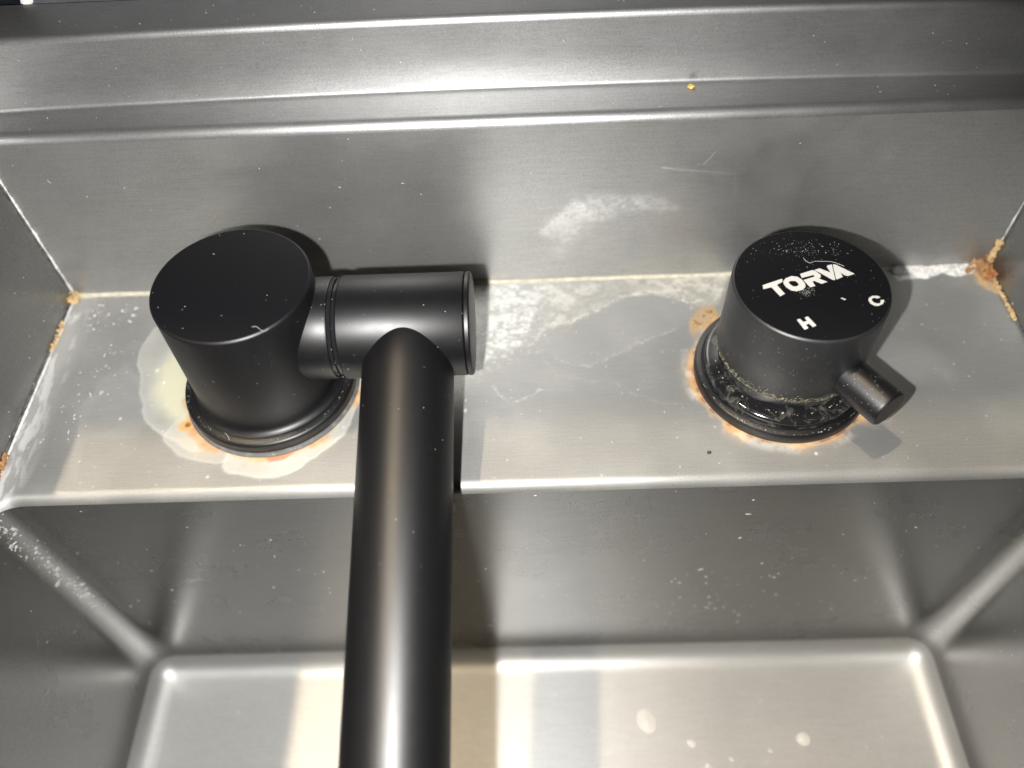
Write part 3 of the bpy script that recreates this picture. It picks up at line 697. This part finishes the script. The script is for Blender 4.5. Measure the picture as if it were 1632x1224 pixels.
# grime collected round the knob's lower edge
sm = []
for _ in range(620):
    q = math.radians(U(175, 320)); h = .0152 + abs(random.gauss(0, .0011)); sm.append(((kx + KR * math.cos(q), ky + KR * math.sin(q), h), (math.cos(q), math.sin(q), 0), logr(.00006, .00020)))
for _ in range(120):
    q = math.radians(U(175, 330)); k = U(.0216, .0250); sm.append(((kx + k * math.cos(q), ky + k * math.sin(q), .0084 if k < .0235 else .0079), (0, 0, 1), logr(.00008, .0004)))
chips('grime', sm, crusty('yellowish_grime', (.20, .18, .09), (.46, .42, .28), 500, .8), mix)
sm = []
for _ in range(60): sm.append((on_disc(kx, ky, KH, .0228), (0, 0, 1), logr(.00004, .00013)))
for _ in range(120): sm.append(((kx + random.gauss(-.0022, .0014), ky + random.gauss(-.0036, .0010), KH), (0, 0, 1), logr(.00004, .00013)))
for _ in range(150): sm.append(((kx + random.gauss(.001, .006), ky + random.gauss(.015, .003), KH), (0, 0, 1), logr(.00004, .00016)))
sm = [s for s in sm if math.hypot(s[0][0] - kx, s[0][1] - ky) < .0229]
for _ in range(90):
    q = U(math.pi, 2 * math.pi); sm.append(((kx + KR * math.cos(q), ky + KR * math.sin(q), U(.017, KH - .002)), (math.cos(q), math.sin(q), 0), logr(.00005, .00014)))
for _ in range(70):
    q = U(-1.6, 1.6); sv = hd.cross(Vector(ZU)); n = Vector(ZU) * math.cos(q) + sv * math.sin(q); sm.append((Vector((kx, ky, .0222)) + hd * U(.025, .0375) + n * .0063, n, logr(.00005, .00014)))
for _ in range(150):
    q = math.radians(U(170, 330)); k = U(.0268, .0283); sm.append(((kx + k * math.cos(q), ky + k * math.sin(q), .0047), (0, 0, 1), logr(.00005, .0002)))
chips('dust_specks', sm, M_dust, mix)

def letter(name, outer, hole=None):
    bm = bmesh.new()
    def ring(P): return [bm.verts.new((kx + a / 1000, ky + b / 1000, KH + .00003)) for a, b in P]
    es = []
    for P in [outer] + ([hole] if hole else []):
        vs = ring(P); es += [bm.edges.new((vs[i], vs[(i + 1) % len(vs)])) for i in range(len(vs))]
    g_ = bmesh.ops.triangle_fill(bm, edges=es, use_beauty=True, use_dissolve=False)
    fs = [f for f in bm.faces]
    for f in fs:
        if f.normal.z < 0: f.normal_flip()
    r_ = bmesh.ops.extrude_face_region(bm, geom=fs)
    for v in [e for e in r_['geom'] if isinstance(e, bmesh.types.BMVert)]: v.co.z += .00006
    me = bpy.data.meshes.new(name); bm.to_mesh(me); bm.free(); me.materials.append(M_print)
    o = bpy.data.objects.new(name, me); C.objects.link(o); o.parent = kcap; return o
TT = TR['top']
for ch in 'TRVAHC': letter('letter', TT[ch])
letter('letter', TT['O'], TT['Oi'])
letter('mark', TT['dash'])
fibre('lint_fibre', [(kx + a / 1000, ky + b / 1000, KH + .00012) for a, b in TT['hair']], .00005, M_lint, 'fine hair lying above the lettering on the mixer knob')

# ------------------------------------------------------------------ loose bits
def crumb(name, c, r, mat, label, sq=.7):
    bm = bmesh.new(); bmesh.ops.create_icosphere(bm, subdivisions=2, radius=1)
    for v in bm.verts: v.co *= 1 + U(-.25, .25); v.co = Vector((v.co.x * r * 1.3, v.co.y * r, v.co.z * r * sq))
    me = bpy.data.meshes.new(name); bm.to_mesh(me); bm.free(); me.materials.append(mat)
    o = bpy.data.objects.new(name, me); C.objects.link(o); o.location = c; tag(o, label, 'crumb'); return o
crumb('food_crumb', (.1427, .0600, Z1 + .0005), .0009, M_yellow, 'small yellow crumb on the narrow rear ledge')
a, b = TD['spk'][0]
crumb('dirt_crumb', (a / 1000, b / 1000, .0003), .0006, M_speck, 'tiny black speck on the deck left of the mixer foot')

# ------------------------------------------------------------------ what lies behind the rim
def slab(name, x0, x1, y0, y1, z0, z1, mat):
    V = [(x0, y0, z0), (x1, y0, z0), (x1, y1, z0), (x0, y1, z0), (x0, y0, z1), (x1, y0, z1), (x1, y1, z1), (x0, y1, z1)]
    return mesh_obj(name, V, [(3, 2, 1, 0), (4, 5, 6, 7), (0, 1, 5, 4), (1, 2, 6, 5), (2, 3, 7, 6), (3, 0, 4, 7)], mat, None, False)
o = slab('countertop', -.4, .6, YB + OUT + .0004, .20, Z2 - .03, Z2 - .0025, M_stone); tag(o, 'dark counter behind the sink rim', kind='structure')

o = slab('splashback_tile', -.0675, .25, YB + OUT + .0022, YB + OUT + .011, Z2 - .0022, Z2 + .16, M_tile); tag(o, 'grey tile standing behind the sink rim at the top edge', 'tile')
o = lumps('sealant', [((-.0690 + U(-.0012, .0012), YB + OUT + .0030 + U(-.0012, .002), Z2 - .0010 + U(-.001, .002)), U(.0008, .0016), (0, -.6, .8)) for _ in range(16)], M_white, bpy.data.objects['countertop'], 'whitish sealant dab at the end of the tile')
